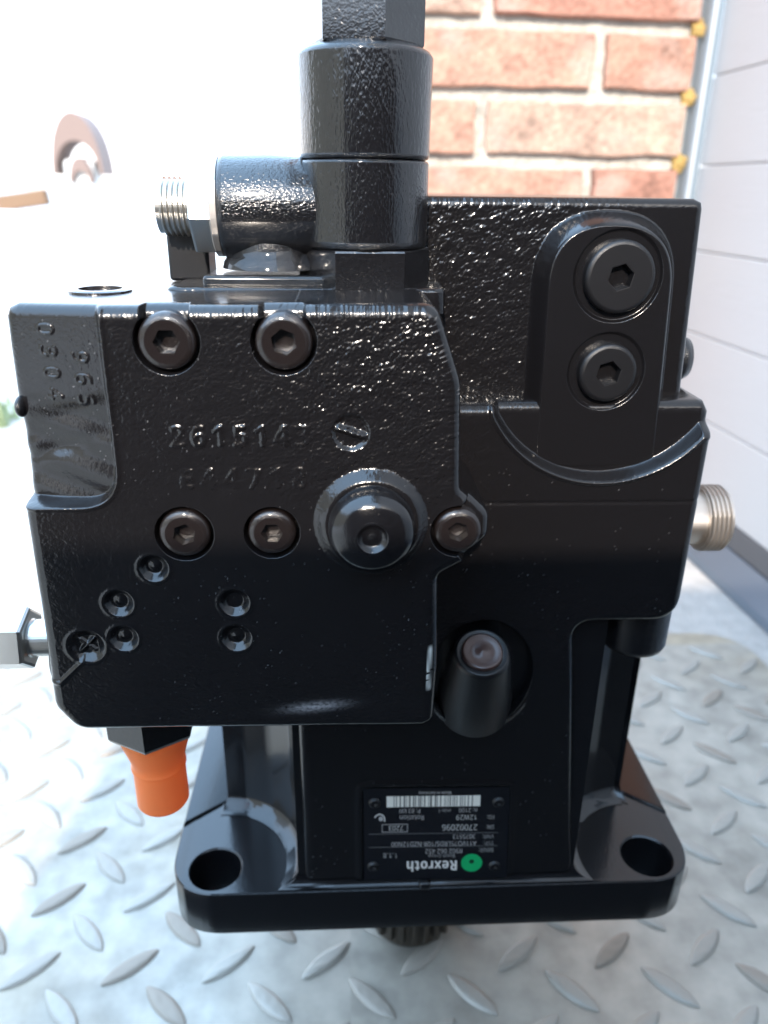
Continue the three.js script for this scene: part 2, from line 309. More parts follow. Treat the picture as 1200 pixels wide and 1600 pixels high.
// all pump geometry below is written in scene metres; `inner` moves it into the pump's own axes
const dust = (x, y) => { const n = noise3.noise(x * 1900, y * 1900, 6.3), m = noise3.noise(x * 45, y * 45, 2.2); return sstep(0.58, 0.75, n) * sstep(-0.25, 0.3, m) * 0.12; };
const BASEC = [0.0065, 0.006, 0.0066];

{ // flange with ears and four blind bolt holes, floors closed to keep them dark
  const H = 0.0925, Hx = 0.0970, hb = 0.0808, s = new THREE.Shape(roundPoly([[-Hx, -H, 0.0195], [Hx, -H, 0.0195], [Hx, H, 0.0195], [-Hx, H, 0.0195]], 14).map(([x, y]) => new THREE.Vector2(x, y)));
  let g = extrude(s, { depth: 0.0176, bevelEnabled: true, bevelSize: 0.0012, bevelThickness: 0.0012, bevelSegments: 3, bevelOffset: -0.0012 });
  g.rotateX(-Math.PI / 2); g.translate(PX, 0.1067, PZ);
  const ev = new Evaluator(); ev.useGroups = false; let br = new Brush(g); br.updateMatrixWorld();
  for (const a of [-1, 1]) for (const b of [-1, 1]) {
    const d = new Brush(lathe([[0, -0.0186], [0.0093, -0.0186], [0.0093, -0.0006], [0.0101, 0.0002], [0.0115, 0.0015], [0, 0.0015]], 56).translate(PX + a * hb, 0.1255, PZ + b * hb)); d.updateMatrixWorld();
    br = ev.evaluate(br, d, SUBTRACTION); br.updateMatrixWorld();
  }
  g = br.geometry;
  inner('flange', toCreasedNormals(g, 0.5), plainPaint);
  const web = (m) => { const P = roundPoly([[-0.0966, 0.060, 0], [-0.078, 0.0455, 0], [-0.078, -0.0455, 0], [-0.0966, -0.060, 0]], 4).map(([x, y]) => new THREE.Vector2(m * x, y)); if (m > 0) P.reverse(); const e = extrude(new THREE.Shape(P), { depth: 0.0032, bevelEnabled: true, bevelSize: 0.001, bevelThickness: 0.0012, bevelSegments: 3, bevelOffset: -0.0011 }); e.rotateX(-Math.PI / 2); e.translate(PX, 0.1222, PZ); return e; };
  inner('side_web', toCreasedNormals(web(1), 0.4), plainPaint); inner('side_web', toCreasedNormals(web(-1), 0.4), plainPaint);
  const pilot = turned([[0, 0], [0.0752, 0], [0.0762, 0.001], [0.0762, 0.0135], [0, 0.0135]], 96); inner('pilot_ring', place(pilot, PX, 0.094, PZ), dullZinc);
  // splined shaft
  const n = 26, sp = new THREE.Shape();
  for (let i = 0; i < n; i++) for (const [f, r] of [[0, 0.0225], [0.18, 0.0225], [0.34, 0.0256], [0.66, 0.0256], [0.82, 0.0225]]) { const a = (i + f) / n * Math.PI * 2; sp[i + f ? 'lineTo' : 'moveTo'](r * Math.cos(a), r * Math.sin(a)); }
  sp.closePath();
  const sg = extrude(sp, { depth: 0.0566, bevelEnabled: true, bevelSize: 0.0008, bevelThickness: 0.0008, bevelSegments: 1, bevelOffset: -0.0008 }); sg.rotateX(-Math.PI / 2); sg.translate(PX, 0.0098, PZ);
  const neck = turned([[0, -0.0585], [0.019, -0.0585], [0.0205, -0.057], [0.0205, -0.002], [0.024, 0.005], [0.024, 0.04]], 48); neck.translate(PX, 0.059, PZ);
  inner('drive_shaft', merge([sg, neck]), new THREE.MeshStandardMaterial({ color: new THREE.Color().setRGB(0.1, 0.085, 0.07), metalness: 0.8, roughness: 0.5 }));
}
inner('casting_nub', place(new RoundedBoxGeometry(0.0042, 0.0034, 0.003, 3, 0.0012), 0.0268, 0.1268, -0.2016), plainPaint);
{ // lower housing: square plan with round bolt clearances at its corners
  const ring = (off, y) => {
    const P = [], hb = 0.0808, r = 0.0318 - off, f = 0.0887 + off * 0.5, sx = 0.0805 + off * 0.4;
    for (let q = 0; q < 4; q++) {
      const th = q * Math.PI / 2, put = (a, b) => P.push([PX + a * Math.cos(th) - b * Math.sin(th), y, PZ + (a * Math.sin(th) + b * Math.cos(th))]);
      const F = q % 2 ? sx : f, S = q % 2 ? f : sx; // front distance and side distance in this quarter
      const xa = hb - Math.sqrt(r * r - (F - hb) ** 2), zb = hb - Math.sqrt(r * r - (S - hb) ** 2);
      for (let k = 0; k <= 6; k++) put(lerp(-xa, xa, k / 6), F);
      const a0 = Math.atan2(F - hb, xa - hb), a1 = Math.atan2(zb - hb, S - hb);
      let A0 = a0 < 0 ? a0 + 2 * Math.PI : a0, A1 = a1 < 0 ? a1 + 2 * Math.PI : a1;
      for (let k = 1; k < 24; k++) { const a = lerp(A0, A1, k / 24); put(hb + r * Math.cos(a), hb + r * Math.sin(a)); }
    }
    return P;
  };
  const R = 0.0058, rings = [];
  for (let k = 0; k <= 8; k++) { const a = k / 8 * Math.PI / 2; rings.push(ring(R * (1 - Math.sin(a)), 0.1258 + R * (1 - Math.cos(a)))); }
  for (const y of [0.15, 0.18, 0.21, 0.25]) rings.push(ring(0, y));
  inner('lower_housing', loft(rings.reverse()), black({ bumpMap: null, bumpScale: 0, roughness: 0.24 }));
}

// relief noise shared by the castings
const rough = (x, y, a) => a * (0.6 * noise3.noise(x * 1000, y * 1150, 3.1) + 0.75 * noise3.noise(x * 2150, y * 1900, 7.7) + 0.9 * noise3.noise(x * 310, y * 370, 1.7));

{ // main housing with the milled circle, the seam and the angled port pocket
  const outline = roundPoly([[-0.0165, 0.1262, 0.001], [0.0817, 0.1262, 0.001], [0.0692, 0.2352, 0.006], [0.1016, 0.2352, 0.009], [0.1018, 0.3036, 0.003], [-0.016, 0.3036, 0.001]], 10);
  const h = (x, y) => {
    let z = -lerp(0.0036, 0, sstep(0.14, 0.235, y));
    const r = Math.hypot(x - 0.0713, y - 0.3166);
    z -= 0.0042 * (1 - sstep(0.0333, 0.0351, r)) - 0.0006 * Math.exp(-(((r - 0.0356) / 0.0005) ** 2));
    z -= 0.00025 * Math.exp(-(((y - 0.2752) / 0.0005) ** 2)) * sstep(0.03, 0.035, x);
    // angled spot face round the tapered plug
    const px = x - 0.0415, py = y - 0.217, rp = Math.hypot(px, py * 0.82);
    z -= clamp(1.9 * (y - 0.1985 - 0.02 * px), 0, 0.02) * (1 - sstep(0.0148, 0.0163, rp));
    z += 0.0012 * Math.exp(-(((rp - 0.0168) / 0.0011) ** 2)) * sstep(0.212, 0.2, y);
    // raised border of the name plate
    const q = sdPoly(PLATE, x, y); z += 0.0006 * (1 - sstep(0.0008, 0.0032, q)) - 0.0005 * (1 - sstep(-0.0006, 0.0004, q));
    return z + rough(x, y, 0.00003 + 0.00006 * sstep(0.06, 0.03, x) * sstep(0.26, 0.29, y));
  };
  const PLATE = roundPoly([[0.0045, 0.1278, 0.001], [0.0572, 0.1268, 0.001], [0.0552, 0.1705, 0.003], [0.0043, 0.1715, 0.003]], 6);
  inner('main_housing', castSolid({ outline, z0: -0.2, zBack: -0.372, cell: 0.00034, R: 0.0028, h, color: (x, y) => BASEC.map((c) => c + dust(x, y)) }), castPaint);
  // upper end cover with the stepped boss
  const out2 = roundPoly([[-0.004, 0.283, 0], [0.0968, 0.283, 0], [0.0937, 0.3556, 0.001], [-0.004, 0.3556, 0.001]], 8);
  const stem = roundPoly([[0.0532, 0.27, 0], [0.0893, 0.27, 0], [0.0851, 0.3502, 0.0170], [0.0517, 0.3502, 0.0170]], 14);
  const h2 = (x, y) => {
    const q = sdPoly(stem, x, y), f = 1 - sstep(-0.0012, 0.0026, q);
    let z = 0.0069 * f;
    for (const [cx, cy, r] of [[0.0708, 0.3368, 0.0115], [0.0707, 0.3119, 0.0104]]) z -= 0.0009 * (1 - sstep(r - 0.0003, r + 0.0003, Math.hypot(x - cx, y - cy)));
    const a = sstep(0.0, 0.004, q) * sstep(0.088, 0.05, x);
    return z + rough(x, y, lerp(0.000012, 0.0002, a));
  };
  inner('end_cover', castSolid({ outline: out2, z0: -0.2110, zBack: -0.36, cell: 0.0003, R: 0.0022, h: h2, color: () => BASEC }), castPaint);
}

// hexagon-socket heads: a bevelled disc with a six-sided hole and its floor
function socketHead(r, H, hexR, depth, bevel, turn = 0) {
  const s = new THREE.Shape(); s.absarc(0, 0, r - bevel, 0, Math.PI * 2); s.holes.push(new THREE.Path(hexShape(hexR, turn).getPoints().reverse()));
  const top = extrude(s, { depth: depth - 0.0003, bevelEnabled: true, bevelSize: 0.0003, bevelThickness: 0.0003, bevelSegments: 2, bevelOffset: 0, curveSegments: 48 }); top.translate(0, 0, -depth);
  const side = lathe([[r - bevel, 0], [r - bevel * 0.62, -bevel * 0.08], [r - bevel * 0.3, -bevel * 0.3], [r - bevel * 0.08, -bevel * 0.62], [r, -bevel], [r, -H]].reverse(), 64); side.rotateX(Math.PI / 2);
  const floor = new THREE.ConeGeometry(hexR, hexR * 0.3, 24, 1, true); floor.rotateX(-Math.PI / 2); floor.translate(0, 0, -depth - hexR * 0.1);
  const base = new THREE.CircleGeometry(r - 0.0001, 48); base.translate(0, 0, -depth - 0.0002);
  return merge([toCreasedNormals(top, 0.5), side, floor, base]);
}
for (const [x, y, r, hx] of [[0.0708, 0.3368, 0.0092, 0.0037], [0.0707, 0.3119, 0.0079, 0.0037]]) { const g = socketHead(r, 0.0055, hx, 0.0044, 0.0012, 0.3); g.translate(x, y, -0.2018); inner('port_plug', g, smoothPaint); }

// ------------------------------------------------------------------ control block
const BZ = -0.165;
const screws = [[-0.0377, 0.3268, 0.0062], [-0.0131, 0.3268, 0.0062], [-0.0379, 0.2823, 0.006], [-0.0176, 0.2824, 0.0057], [0.0263, 0.2823, 0.0057]];
const dimples = [[-0.0459, 0.2735, 0.0034], [-0.0552, 0.2642, 0.0035], [-0.0552, 0.2543, 0.0035], [-0.0644, 0.2522, 0.0044], [-0.0275, 0.2639, 0.0036], [-0.0277, 0.2539, 0.0037]];
// raised and stamped figures: drawn once, read back as relief
function stamp(w, hgt, draw) {
  const N = 16000, W = Math.round(w * N), H = Math.round(hgt * N), c = document.createElement('canvas'); c.width = W; c.height = H;
  const k = c.getContext('2d'); k.fillStyle = '#000'; k.fillRect(0, 0, W, H); k.fillStyle = k.strokeStyle = '#fff'; draw(k, W, H);
  const d = k.getImageData(0, 0, W, H).data, a = new Float32Array(W * H); for (let i = 0; i < W * H; i++) a[i] = d[4 * i] / 255;
  for (let pass = 0; pass < 4; pass++) { const b = a.slice(); for (let j = 2; j < H - 2; j++) for (let i = 2; i < W - 2; i++) { let s = 0; for (let v = -2; v <= 2; v++) for (let u = -2; u <= 2; u++) s += b[(j + v) * W + i + u]; a[j * W + i] = s / 25; } }
  return (x, y) => { const i = Math.floor(x * N), j = Math.floor((hgt - y) * N); return i < 0 || j < 0 || i >= W || j >= H ? 0 : a[j * W + i]; };
}
const castFigures = stamp(0.034, 0.019, (k, W, H) => {
  k.textBaseline = 'middle'; k.font = 'bold ' + Math.round(H * 0.36) + 'px sans-serif';
  [...'2615143'].forEach((c, i) => k.fillText(c, W * (0.06 + 0.135 * i), H * 0.25)); [...'E44718'].forEach((c, i) => k.fillText(c, W * (0.09 + 0.15 * i), H * 0.78));
});
const stampFigures = stamp(0.019, 0.026, (k, W, H) => {
  k.textBaseline = 'middle'; k.textAlign = 'center'; k.font = Math.round(W * 0.26) + 'px sans-serif';
  const col = (t, x, y0, dy) => [...t].forEach((c, i) => { k.save(); k.translate(x * W, (y0 + dy * i) * H); k.rotate(Math.PI / 2); k.fillText(c, 0, 0); k.restore(); });
  col('0304', 0.36, 0.22, 0.18); col('965', 0.72, 0.44, 0.18);
});
const RECESS = roundPoly([[-0.09, 0.2893, 0], [-0.0518, 0.2893, 0.0095], [-0.0509, 0.36, 0], [-0.09, 0.36, 0]], 10);
function blockRelief(x, y) {
  let z = 0;
  const up = sstep(0.262, 0.328, y) * lerp(0.32, 1, sstep(-0.04, 0.01, x));
  let amp = lerp(0.000014, 0.00021, up) + 0.000016 * sstep(0.285, 0.3, y);
  // recessed corner panel, sloping back to the left, with folds in its skin
  const q = sdPoly(RECESS, x, y), inR = 1 - sstep(-0.0010, 0.0002, q);
  if (q < 0.003) {
    const t = clamp((-0.0512 - x) / 0.02, 0, 1);
    let d = 0.0012 + 0.0036 * t;
    const w = y - 0.312 - 0.25 * (x + 0.062), w2 = y - 0.3015 - 0.35 * (x + 0.066);
    d += 0.0011 * sstep(0.0022, -0.0022, w) + 0.0006 * Math.sin((y + 0.35 * x) * 700) * sstep(0.316, 0.31, y) * 0.5 + 0.0008 * Math.exp(-((w2 / 0.0018) ** 2)) * t;
    d -= 0.0003 * stampFigures(x + 0.0705, y - 0.3085);
    z -= d * inR; amp = lerp(amp, 0.000005, inR);
    z += 0.00035 * Math.exp(-(((q - 0.0004) / 0.0006) ** 2));
  }
  for (const [cx, cy, r] of screws) { const d = Math.hypot(x - cx, y - cy); z -= 0.0036 * (1 - sstep(r + 0.00035, r + 0.0008, d)); amp *= sstep(r, r + 0.002, d) * 0.7 + 0.3; }
  for (let i = 0; i < 6; i++) {
    const [cx, cy, r] = dimples[i], dx = x - cx, dy = y - cy, d = Math.hypot(dx, dy);
    if (d > r * 1.6) continue;
    z -= 0.0017 * (1 - sstep(r * 0.5, r * 1.08, d)); z += 0.00016 * Math.exp(-(((d - r * 1.12) / 0.0005) ** 2));
    if (i === 3) z += 0.0009 * (1 - sstep(r * 0.5, r * 0.75, d)) * Math.max(Math.exp(-(((dx + dy) / 0.0007) ** 2)), Math.exp(-(((dx - dy) / 0.0007) ** 2)));
    else if (i !== 4) z += 0.0005 * Math.exp(-((d / 0.0011) ** 2));
  }
  // foundry mark: shallow round with a slanting bar
  { const dx = x - 0.001, dy = y - 0.3068, d = Math.hypot(dx, dy); if (d < 0.008) { z -= 0.0008 * (1 - sstep(0.0032, 0.0046, d)); z += 0.0011 * Math.exp(-(((dy + 0.35 * dx) / 0.0008) ** 2)) * (1 - sstep(0.0030, 0.0042, d)); } }
  // collar blended round the domed plug
  { const d = Math.hypot(x - 0.0057, y - 0.285); z += 0.0022 * (1 - sstep(0.0104, 0.0138, d)); amp = lerp(amp, 0.00002, 1 - sstep(0.0105, 0.0135, d)); }
  z += 0.0004 * castFigures(x + 0.0412, y - 0.2918) * (0.62 + 0.7 * noise3.noise(x * 330, y * 280, 9)) * lerp(0.6, 1, sstep(0.297, 0.303, y));
  // parting ridge down to the lower left corner
  { const t = (x + 0.0735) * 0.7 + (y - 0.2405) * -0.72; if (x < -0.0655) z += 0.0006 * Math.exp(-((t / 0.0005) ** 2)); }
  return z + rough(x, y, amp) + 0.0002 * noise3.noise(x * 60, y * 60, 4);
}
const outlineB = roundPoly([[-0.0722, 0.3338, 0.003], [0.0196, 0.3348, 0.005], [0.0255, 0.3178, 0.01], [0.0265, 0.2925, 0.003], [0.0305, 0.2892, 0.003], [0.0345, 0.2852, 0.004], [0.0345, 0.2788, 0.004], [0.0293, 0.2742, 0.004], [0.0222, 0.2702, 0.003], [0.0230, 0.2428, 0.01], [0.0225, 0.2252, 0.003], [-0.0704, 0.2262, 0.006], [-0.0753, 0.2338, 0.005], [-0.0744, 0.2579, 0.01], [-0.0731, 0.3120, 0.004]].reverse(), 8);
const block = inner('control_block', castSolid({
  outline: outlineB, z0: BZ, zBack: -0.236, cell: 0.00022, R: 0.0027, h: blockRelief,
  color: (x, y, z) => {
    const chip = sstep(0.00055, 0.0002, Math.abs(x - 0.0206 + 0.0006 * noise3.noise(y * 300, 1, 2))) * sstep(0.2365, 0.2385, y) * sstep(0.2512, 0.2495, y) * (noise3.noise(x * 900, y * 700, 3) > -0.25 - 0.4 * sstep(0.24, 0.25, y) ? 1 : 0);
    const dx = (x + 0.0085) / 0.0065, dy = (y - 0.2328 - 0.0006 * dx) / 0.0013, scuff = clamp(Math.exp(-dx * dx - dy * dy) * (0.45 + 0.9 * fbm(x * 900, y * 1600, 5, 4)), 0, 1) * 0.42;
    return BASEC.map((c, i) => lerp(c + dust(x, y) + scuff * [1, 0.96, 0.98][i], [0.75, 0.75, 0.7][i], chip));
  },
}), castPaint);
screws.forEach(([x, y, r], i) => { const g = socketHead(r, 0.0058, r * 0.5, 0.0034, 0.0016, i * 0.7); const m = mesh('socket_screw', g, screwMat, block); m.position.set(x, y, BZ + 0.0004); });
{ // domed plug
  const R = 0.0101, g = lathe([[R + 0.0006, -0.001], [R + 0.0002, 0.0014], [R, 0.0022], [R - 0.0002, 0.0058], [R - 0.0011, 0.0076], [R - 0.003, 0.0089], [R - 0.006, 0.0096], [0.0037, 0.0098], [0.0033, 0.0096], [0.0027, 0.0086], [0.0016, 0.0082], [0.0008, 0.0086], [0, 0.0087]], 72);
  g.rotateX(Math.PI / 2); g.translate(0.0057, 0.285, BZ); mesh('domed_plug', g, black({ roughness: 0.1, bumpMap: peelTexUnit, bumpScale: 0.00003 }), block);
}
{ // plug of a port on the block's top face
  const g = turned([[0.0072, -0.002], [0.0072, 0.0006], [0.0066, 0.0009], [0.005, 0.0009], [0.0045, -0.001], [0, -0.001]], 40); g.translate(-0.0577, 0.3338, -0.1905); mesh('port_plug', g, screwMat, block);
}
{ // small nub on the left edge and lump below
  const g = merge([place(new THREE.SphereGeometry(0.002, 20, 14).scale(0.6, 1.2, 1.4), -0.0722, 0.3115, -0.1705), place(new THREE.SphereGeometry(0.0018, 18, 12).scale(0.8, 1.3, 1.4), -0.0735, 0.2405, -0.1705)]);
  mesh('casting_nub', g, plainPaint, block);
}
// things screwed into the block
const threadProfile = (r, d, n, p) => { const P = []; for (let i = 0; i < n; i++) P.push([r - d, i * p], [r - d, i * p + p * 0.15], [r, i * p + p * 0.45], [r, i * p + p * 0.65], [r - d, i * p + p * 0.95]); return P; };
{ // pressure fitting at the left side of the block
  const at = (g, x, y, z) => { g.rotateZ(Math.PI / 2); g.translate(x, y, z); return g; };
  inner('port_boss', at(lathe([[0.0088, -0.004], [0.0086, 0.003], [0.0074, 0.0055], [0, 0.0056]], 40), -0.0745, 0.2372, -0.185), glossRough);
  const f = inner('test_fitting', merge([at(turned([[0, 0], [0.0052, 0], [0.0052, 0.009], [0.0062, 0.0105]], 40), -0.079, 0.2395, -0.19), at(hexPrism(0.009, 0.011, 0.2, 0.001), -0.0885, 0.2395, -0.19), at(turned([[0.0068, 0], [0.0068, 0.012], [0, 0.012]], 40), -0.0992, 0.2395, -0.19)]), zinc);
  f.userData.label = 'silver hexagonal fitting';
}
{ // black hexagon and orange cap below the block
  const cx = -0.0590, cz = -0.193;
  inner('hex_nut', place(hexPrism(0.0135, 0.0215, 0.56, 0.0015), cx, 0.2055, cz), plainPaint);
  const g = lathe([[0, -0.0285], [0.0062, -0.0285], [0.0074, -0.028], [0.0080, -0.027], [0.0079, -0.0138], [0.0083, -0.0134], [0.0083, -0.0124], [0.0078, -0.012], [0.0083, -0.0095], [0.0108, -0.001], [0.0108, 0.004], [0, 0.004]], 64);
  const c = inner('protective_cap', place(g, cx, 0.2050, cz), orange); c.userData.label = 'orange plastic protective cap';
}
// ------------------------------------------------------------------ valve on top of the block
const VX = 0.005, VZ = -0.2055;
{
  const shape = roundPoly([[-0.043, 0, 0.003], [0.0245, 0, 0.003], [0.0265, 0.044, 0.004], [-0.041, 0.044, 0.004]], 6);
  const g = castSolid({ outline: shape, z0: 0, zBack: -0.006, cell: 0.0006, R: 0.0012, h: (x, y) => rough(x, y, 0.00007), color: () => BASEC });
  g.rotateX(-Math.PI / 2); g.translate(0, 0.3349, -0.1915); inner('mounting_pad', g, castPaint);
  inner('pad_step', place(new RoundedBoxGeometry(0.03, 0.0032, 0.028, 4, 0.0012), -0.0195, 0.3358, -0.2085), glossRough);
  const ped = lathe([[0.0126, 0], [0.0122, 0.0016], [0.0112, 0.003], [0.0105, 0.005], [0.0105, 0.012]], 64); inner('elbow_foot', place(ped, -0.0185, 0.3382, -0.2075), glossRough);
  inner('side_bracket', place(new RoundedBoxGeometry(0.0105, 0.0165, 0.012, 4, 0.001), -0.0405, 0.3425, -0.217), smoothPaint);
  inner('hex_nut', place(hexPrism(0.0165, 0.0105, THREE.MathUtils.degToRad(4), 0.0006), VX, 0.3330, VZ), nutPaint);
  const R = 0.0157;
  const lower = lathe([[0.0128, 0], [R - 0.001, 0.0002], [R - 0.0002, 0.0008], [R, 0.002], [R, 0.0192], [R - 0.0003, 0.0198], [R - 0.0012, 0.0201], [0, 0.0201]], 96); inner('valve_collar', place(lower, VX, 0.3433, VZ), glossRough);
  const uppr = lathe([[0, 0], [R - 0.0012, 0], [R - 0.0003, 0.0004], [R, 0.0012], [R + 0.0003, 0.0215], [R - 0.0004, 0.0226], [R - 0.0022, 0.0236], [0, 0.0238]], 96); inner('valve_body', place(uppr, VX, 0.3633, VZ), glossRough);
  inner('valve_hex', place(hexPrism(0.0138, 0.03, THREE.MathUtils.degToRad(47), 0.0006), VX, 0.3868, VZ), nutPaint);
  // elbow: thick horizontal barrel with a rounded end
  const r = 0.0121, el = lathe([[0, -0.001], [r - 0.0014, -0.001], [r - 0.0004, -0.0004], [r, 0.0008], [r + 0.0002, 0.012], [r - 0.0005, 0.022], [r - 0.002, 0.03]], 80); el.rotateZ(-Math.PI / 2); inner('elbow_barrel', place(el, -0.0295, 0.3524, -0.2065), glossRough);
  const at = (g, x) => { g.rotateZ(Math.PI / 2); g.translate(x, 0.3524, -0.2065); return g; };
  inner('washer', at(turned([[0, -0.0004], [0.0110, -0.0004], [0.0116, 0], [0.0116, 0.0014], [0.0110, 0.0018], [0, 0.0018]], 64), -0.0302), dullZinc);
  inner('fitting_hex', at(hexPrism(0.0108, 0.0056, 0.3, 0.0007), -0.0316), zinc);
  inner('threaded_end', at(merge([turned([...threadProfile(0.0069, 0.00075, 6, 0.00125), [0.0062, 0.0085], [0.0048, 0.0087], [0.0046, 0.001]], 64, 0.4)]), -0.0370), zinc);
}
{ // right side: threaded port, round knob, downward plug; front: tapered plug
  const port = turned([[0.0095, -0.006], [0.0095, 0.005], ...threadProfile(0.0121, 0.0008, 5, 0.0016).map(([r, y]) => [r, y + 0.005]), [0.0112, 0.0136], [0.0085, 0.0138], [0.008, 0.002], [0, 0.002]], 64, 0.4);
  port.rotateZ(-Math.PI / 2); port.translate(0.1215, 0.2485, -0.25); inner('threaded_port', port, dullZinc);
  const neck = turned([[0.0093, 0], [0.0093, 0.03]], 40); neck.rotateZ(-Math.PI / 2); neck.translate(0.098, 0.2485, -0.25); inner('port_neck', neck, zinc);
  const knob = lathe([[0.0075, 0], [0.0075, 0.0095], [0.0062, 0.012], [0, 0.0122]], 40); knob.rotateZ(-Math.PI / 2); knob.translate(0.0962, 0.3085, -0.24); inner('end_cover_knob', knob, plainPaint);
  const vb = lathe([[0, -0.0002], [0.0078, 0], [0.0094, 0.0012], [0.0101, 0.003], [0.0102, 0.022]], 56); vb.scale(1.06, 1, 1.06); vb.translate(0.0946, 0.2177, -0.2155); inner('round_plug', vb, plainPaint);
  const dir = new THREE.Vector3(-0.0015, 0.034, 0.0175).normalize(), q = new THREE.Quaternion().setFromUnitVectors(new THREE.Vector3(0, 1, 0), dir);
  const cone = lathe([[0.0122, -0.006], [0.0118, 0.002], [0.0108, 0.008], [0.0086, 0.0255], [0.0079, 0.0268], [0.0072, 0.0272], [0.0066, 0.0264], [0, 0.0264]], 64); cone.applyQuaternion(q); cone.translate(0.0408, 0.2068, -0.2045); const c = inner('tapered_plug', cone, smoothPaint);
  const cap = lathe([[0.0062, 0], [0.0061, 0.0012], [0.0054, 0.0016], [0.0042, 0.0011], [0.0018, 0.0012], [0, 0.0018]].reverse().map(([r, y]) => [r, y]), 48); cap.applyQuaternion(q); cap.translate(0.0408 + dir.x * 0.0263, 0.2068 + dir.y * 0.0263, -0.2045 + dir.z * 0.0263); const e = mesh('end_disc', cap, brownMetal, c);
}
{ // name plate, mounted upside down
  const c = document.createElement('canvas'); c.width = 1380; c.height = 864; const k = c.getContext('2d'), S = 6;
  k.fillStyle = '#0b0c12'; k.fillRect(0, 0, 1380, 864); k.translate(1380, 864); k.rotate(Math.PI); k.scale(S, S);
  const ink = (a) => `rgba(225,218,208,${Math.min(1, a * 1.5)})`; k.textBaseline = 'middle';
  const T = (s, x, y, px, a = 0.55, w = 'normal', max) => { k.fillStyle = ink(a); k.font = `${w} ${px}px sans-serif`; max ? k.fillText(s, x, y, max) : k.fillText(s, x, y); };
  k.fillStyle = '#10a860'; k.beginPath(); k.ellipse(57, 25, 17, 14.5, 0, 0, 7); k.fill(); k.fillStyle = '#04301c'; k.beginPath(); k.ellipse(57, 27, 4, 3.4, 0, 0, 7); k.fill(); 
  T('Rexroth', 79, 22, 22, 1, 'bold', 87);
  T('Bosch Group', 84, 37, 7.5, 0.45); T('1.1.8', 176, 39, 11, 0.45);
  T('MNR:', 22, 46, 10, 0.4); T('R902 062 452', 72, 45, 10, 0.5);
  T('TYP:', 22, 57, 9, 0.4); T('A11VO75LRDS/10R-NZD12N00', 50, 57, 10, 0.5, 'normal', 150);
  T('VNR:', 22, 67, 9, 0.4); T('3075513', 52, 67, 9.5, 0.5);
  T('SN:', 22, 82, 9, 0.45); T('27002096', 49, 82, 13, 0.55, 'normal', 76); k.strokeStyle = ink(0.5); k.lineWidth = 1; k.strokeRect(161, 76, 40, 12); T('7203', 167, 82.5, 11, 0.55);
  T('FD:', 22, 98, 9, 0.45); T('12W29', 50, 98, 11, 0.55); T('Rotation', 134, 98, 10.5, 0.5);
  T('n: 2100', 50, 109, 9, 0.5); T('min-1', 92, 109, 8, 0.45); T('P: 83 kW', 140, 109, 9, 0.5);
  k.strokeStyle = ink(0.28); k.lineWidth = 1; for (const y of [52, 73]) { k.beginPath(); k.moveTo(16, y); k.lineTo(222, y); k.stroke(); }
  k.strokeStyle = ink(0.6); k.lineWidth = 2; k.beginPath(); k.arc(205, 96, 8, 0.3, 3.6); k.stroke(); k.fillStyle = ink(0.5); k.beginPath(); k.arc(203, 97, 3.6, 0, 7); k.fill();
  k.fillStyle = '#e6e0d2'; k.fillRect(46, 115, 148, 17); k.fillStyle = '#6e6a66'; let bx = 58; while (bx < 182) { const w = 0.8 + rnd() * 2.2; k.fillRect(bx, 115, w, 17); bx += w + 1 + rnd() * 4; }
  T('Made in Germany', 92, 136.5, 6.5, 0.55);
  const t = new THREE.CanvasTexture(c); t.colorSpace = THREE.SRGBColorSpace;
  const np = part('name_plate', pump, [-PX, 0, -PZ]);
  const g = new THREE.BufferGeometry(), Q = [[0.0052, 0.1284], [0.0566, 0.1274], [0.0546, 0.1701], [0.0048, 0.171]], zf = (y) => -0.2 - lerp(0.0036, 0, sstep(0.14, 0.235, y)) + 0.00065;
  const N = 12, pos = [], uv = [], idx = [];
  for (let j = 0; j <= N; j++) for (let i = 0; i <= N; i++) { const u = i / N, v = j / N, x = lerp(lerp(Q[0][0], Q[1][0], u), lerp(Q[3][0], Q[2][0], u), v), y = lerp(lerp(Q[0][1], Q[1][1], u), lerp(Q[3][1], Q[2][1], u), v); pos.push(x, y, zf(y)); uv.push(u, v); }
  for (let j = 0; j < N; j++) for (let i = 0; i < N; i++) { const a = j * (N + 1) + i; idx.push(a, a + 1, a + N + 2, a, a + N + 2, a + N + 1); }
  g.setAttribute('position', new THREE.Float32BufferAttribute(pos, 3)); g.setAttribute('uv', new THREE.Float32BufferAttribute(uv, 2)); g.setIndex(idx); g.computeVertexNormals();
  mesh('plate_face', g, new THREE.MeshPhysicalMaterial({ map: t, roughness: 0.42, clearcoat: 0.3, clearcoatRoughness: 0.25 }), np);
  for (const [x, y] of [[0.0086, 0.1646], [0.0511, 0.1635], [0.0083, 0.1349], [0.0518, 0.1335]]) { const r = lathe([[0, 0.0003], [0.0005, 0.0004], [0.0009, 0.0010], [0.0015, 0.0009], [0.0021, 0.0003], [0.0022, -0.0005]].reverse(), 24); r.rotateX(Math.PI / 2); const m = mesh('rivet', r, smoothPaint, np); m.position.set(x, y, zf(y) + 0.0001); }
}

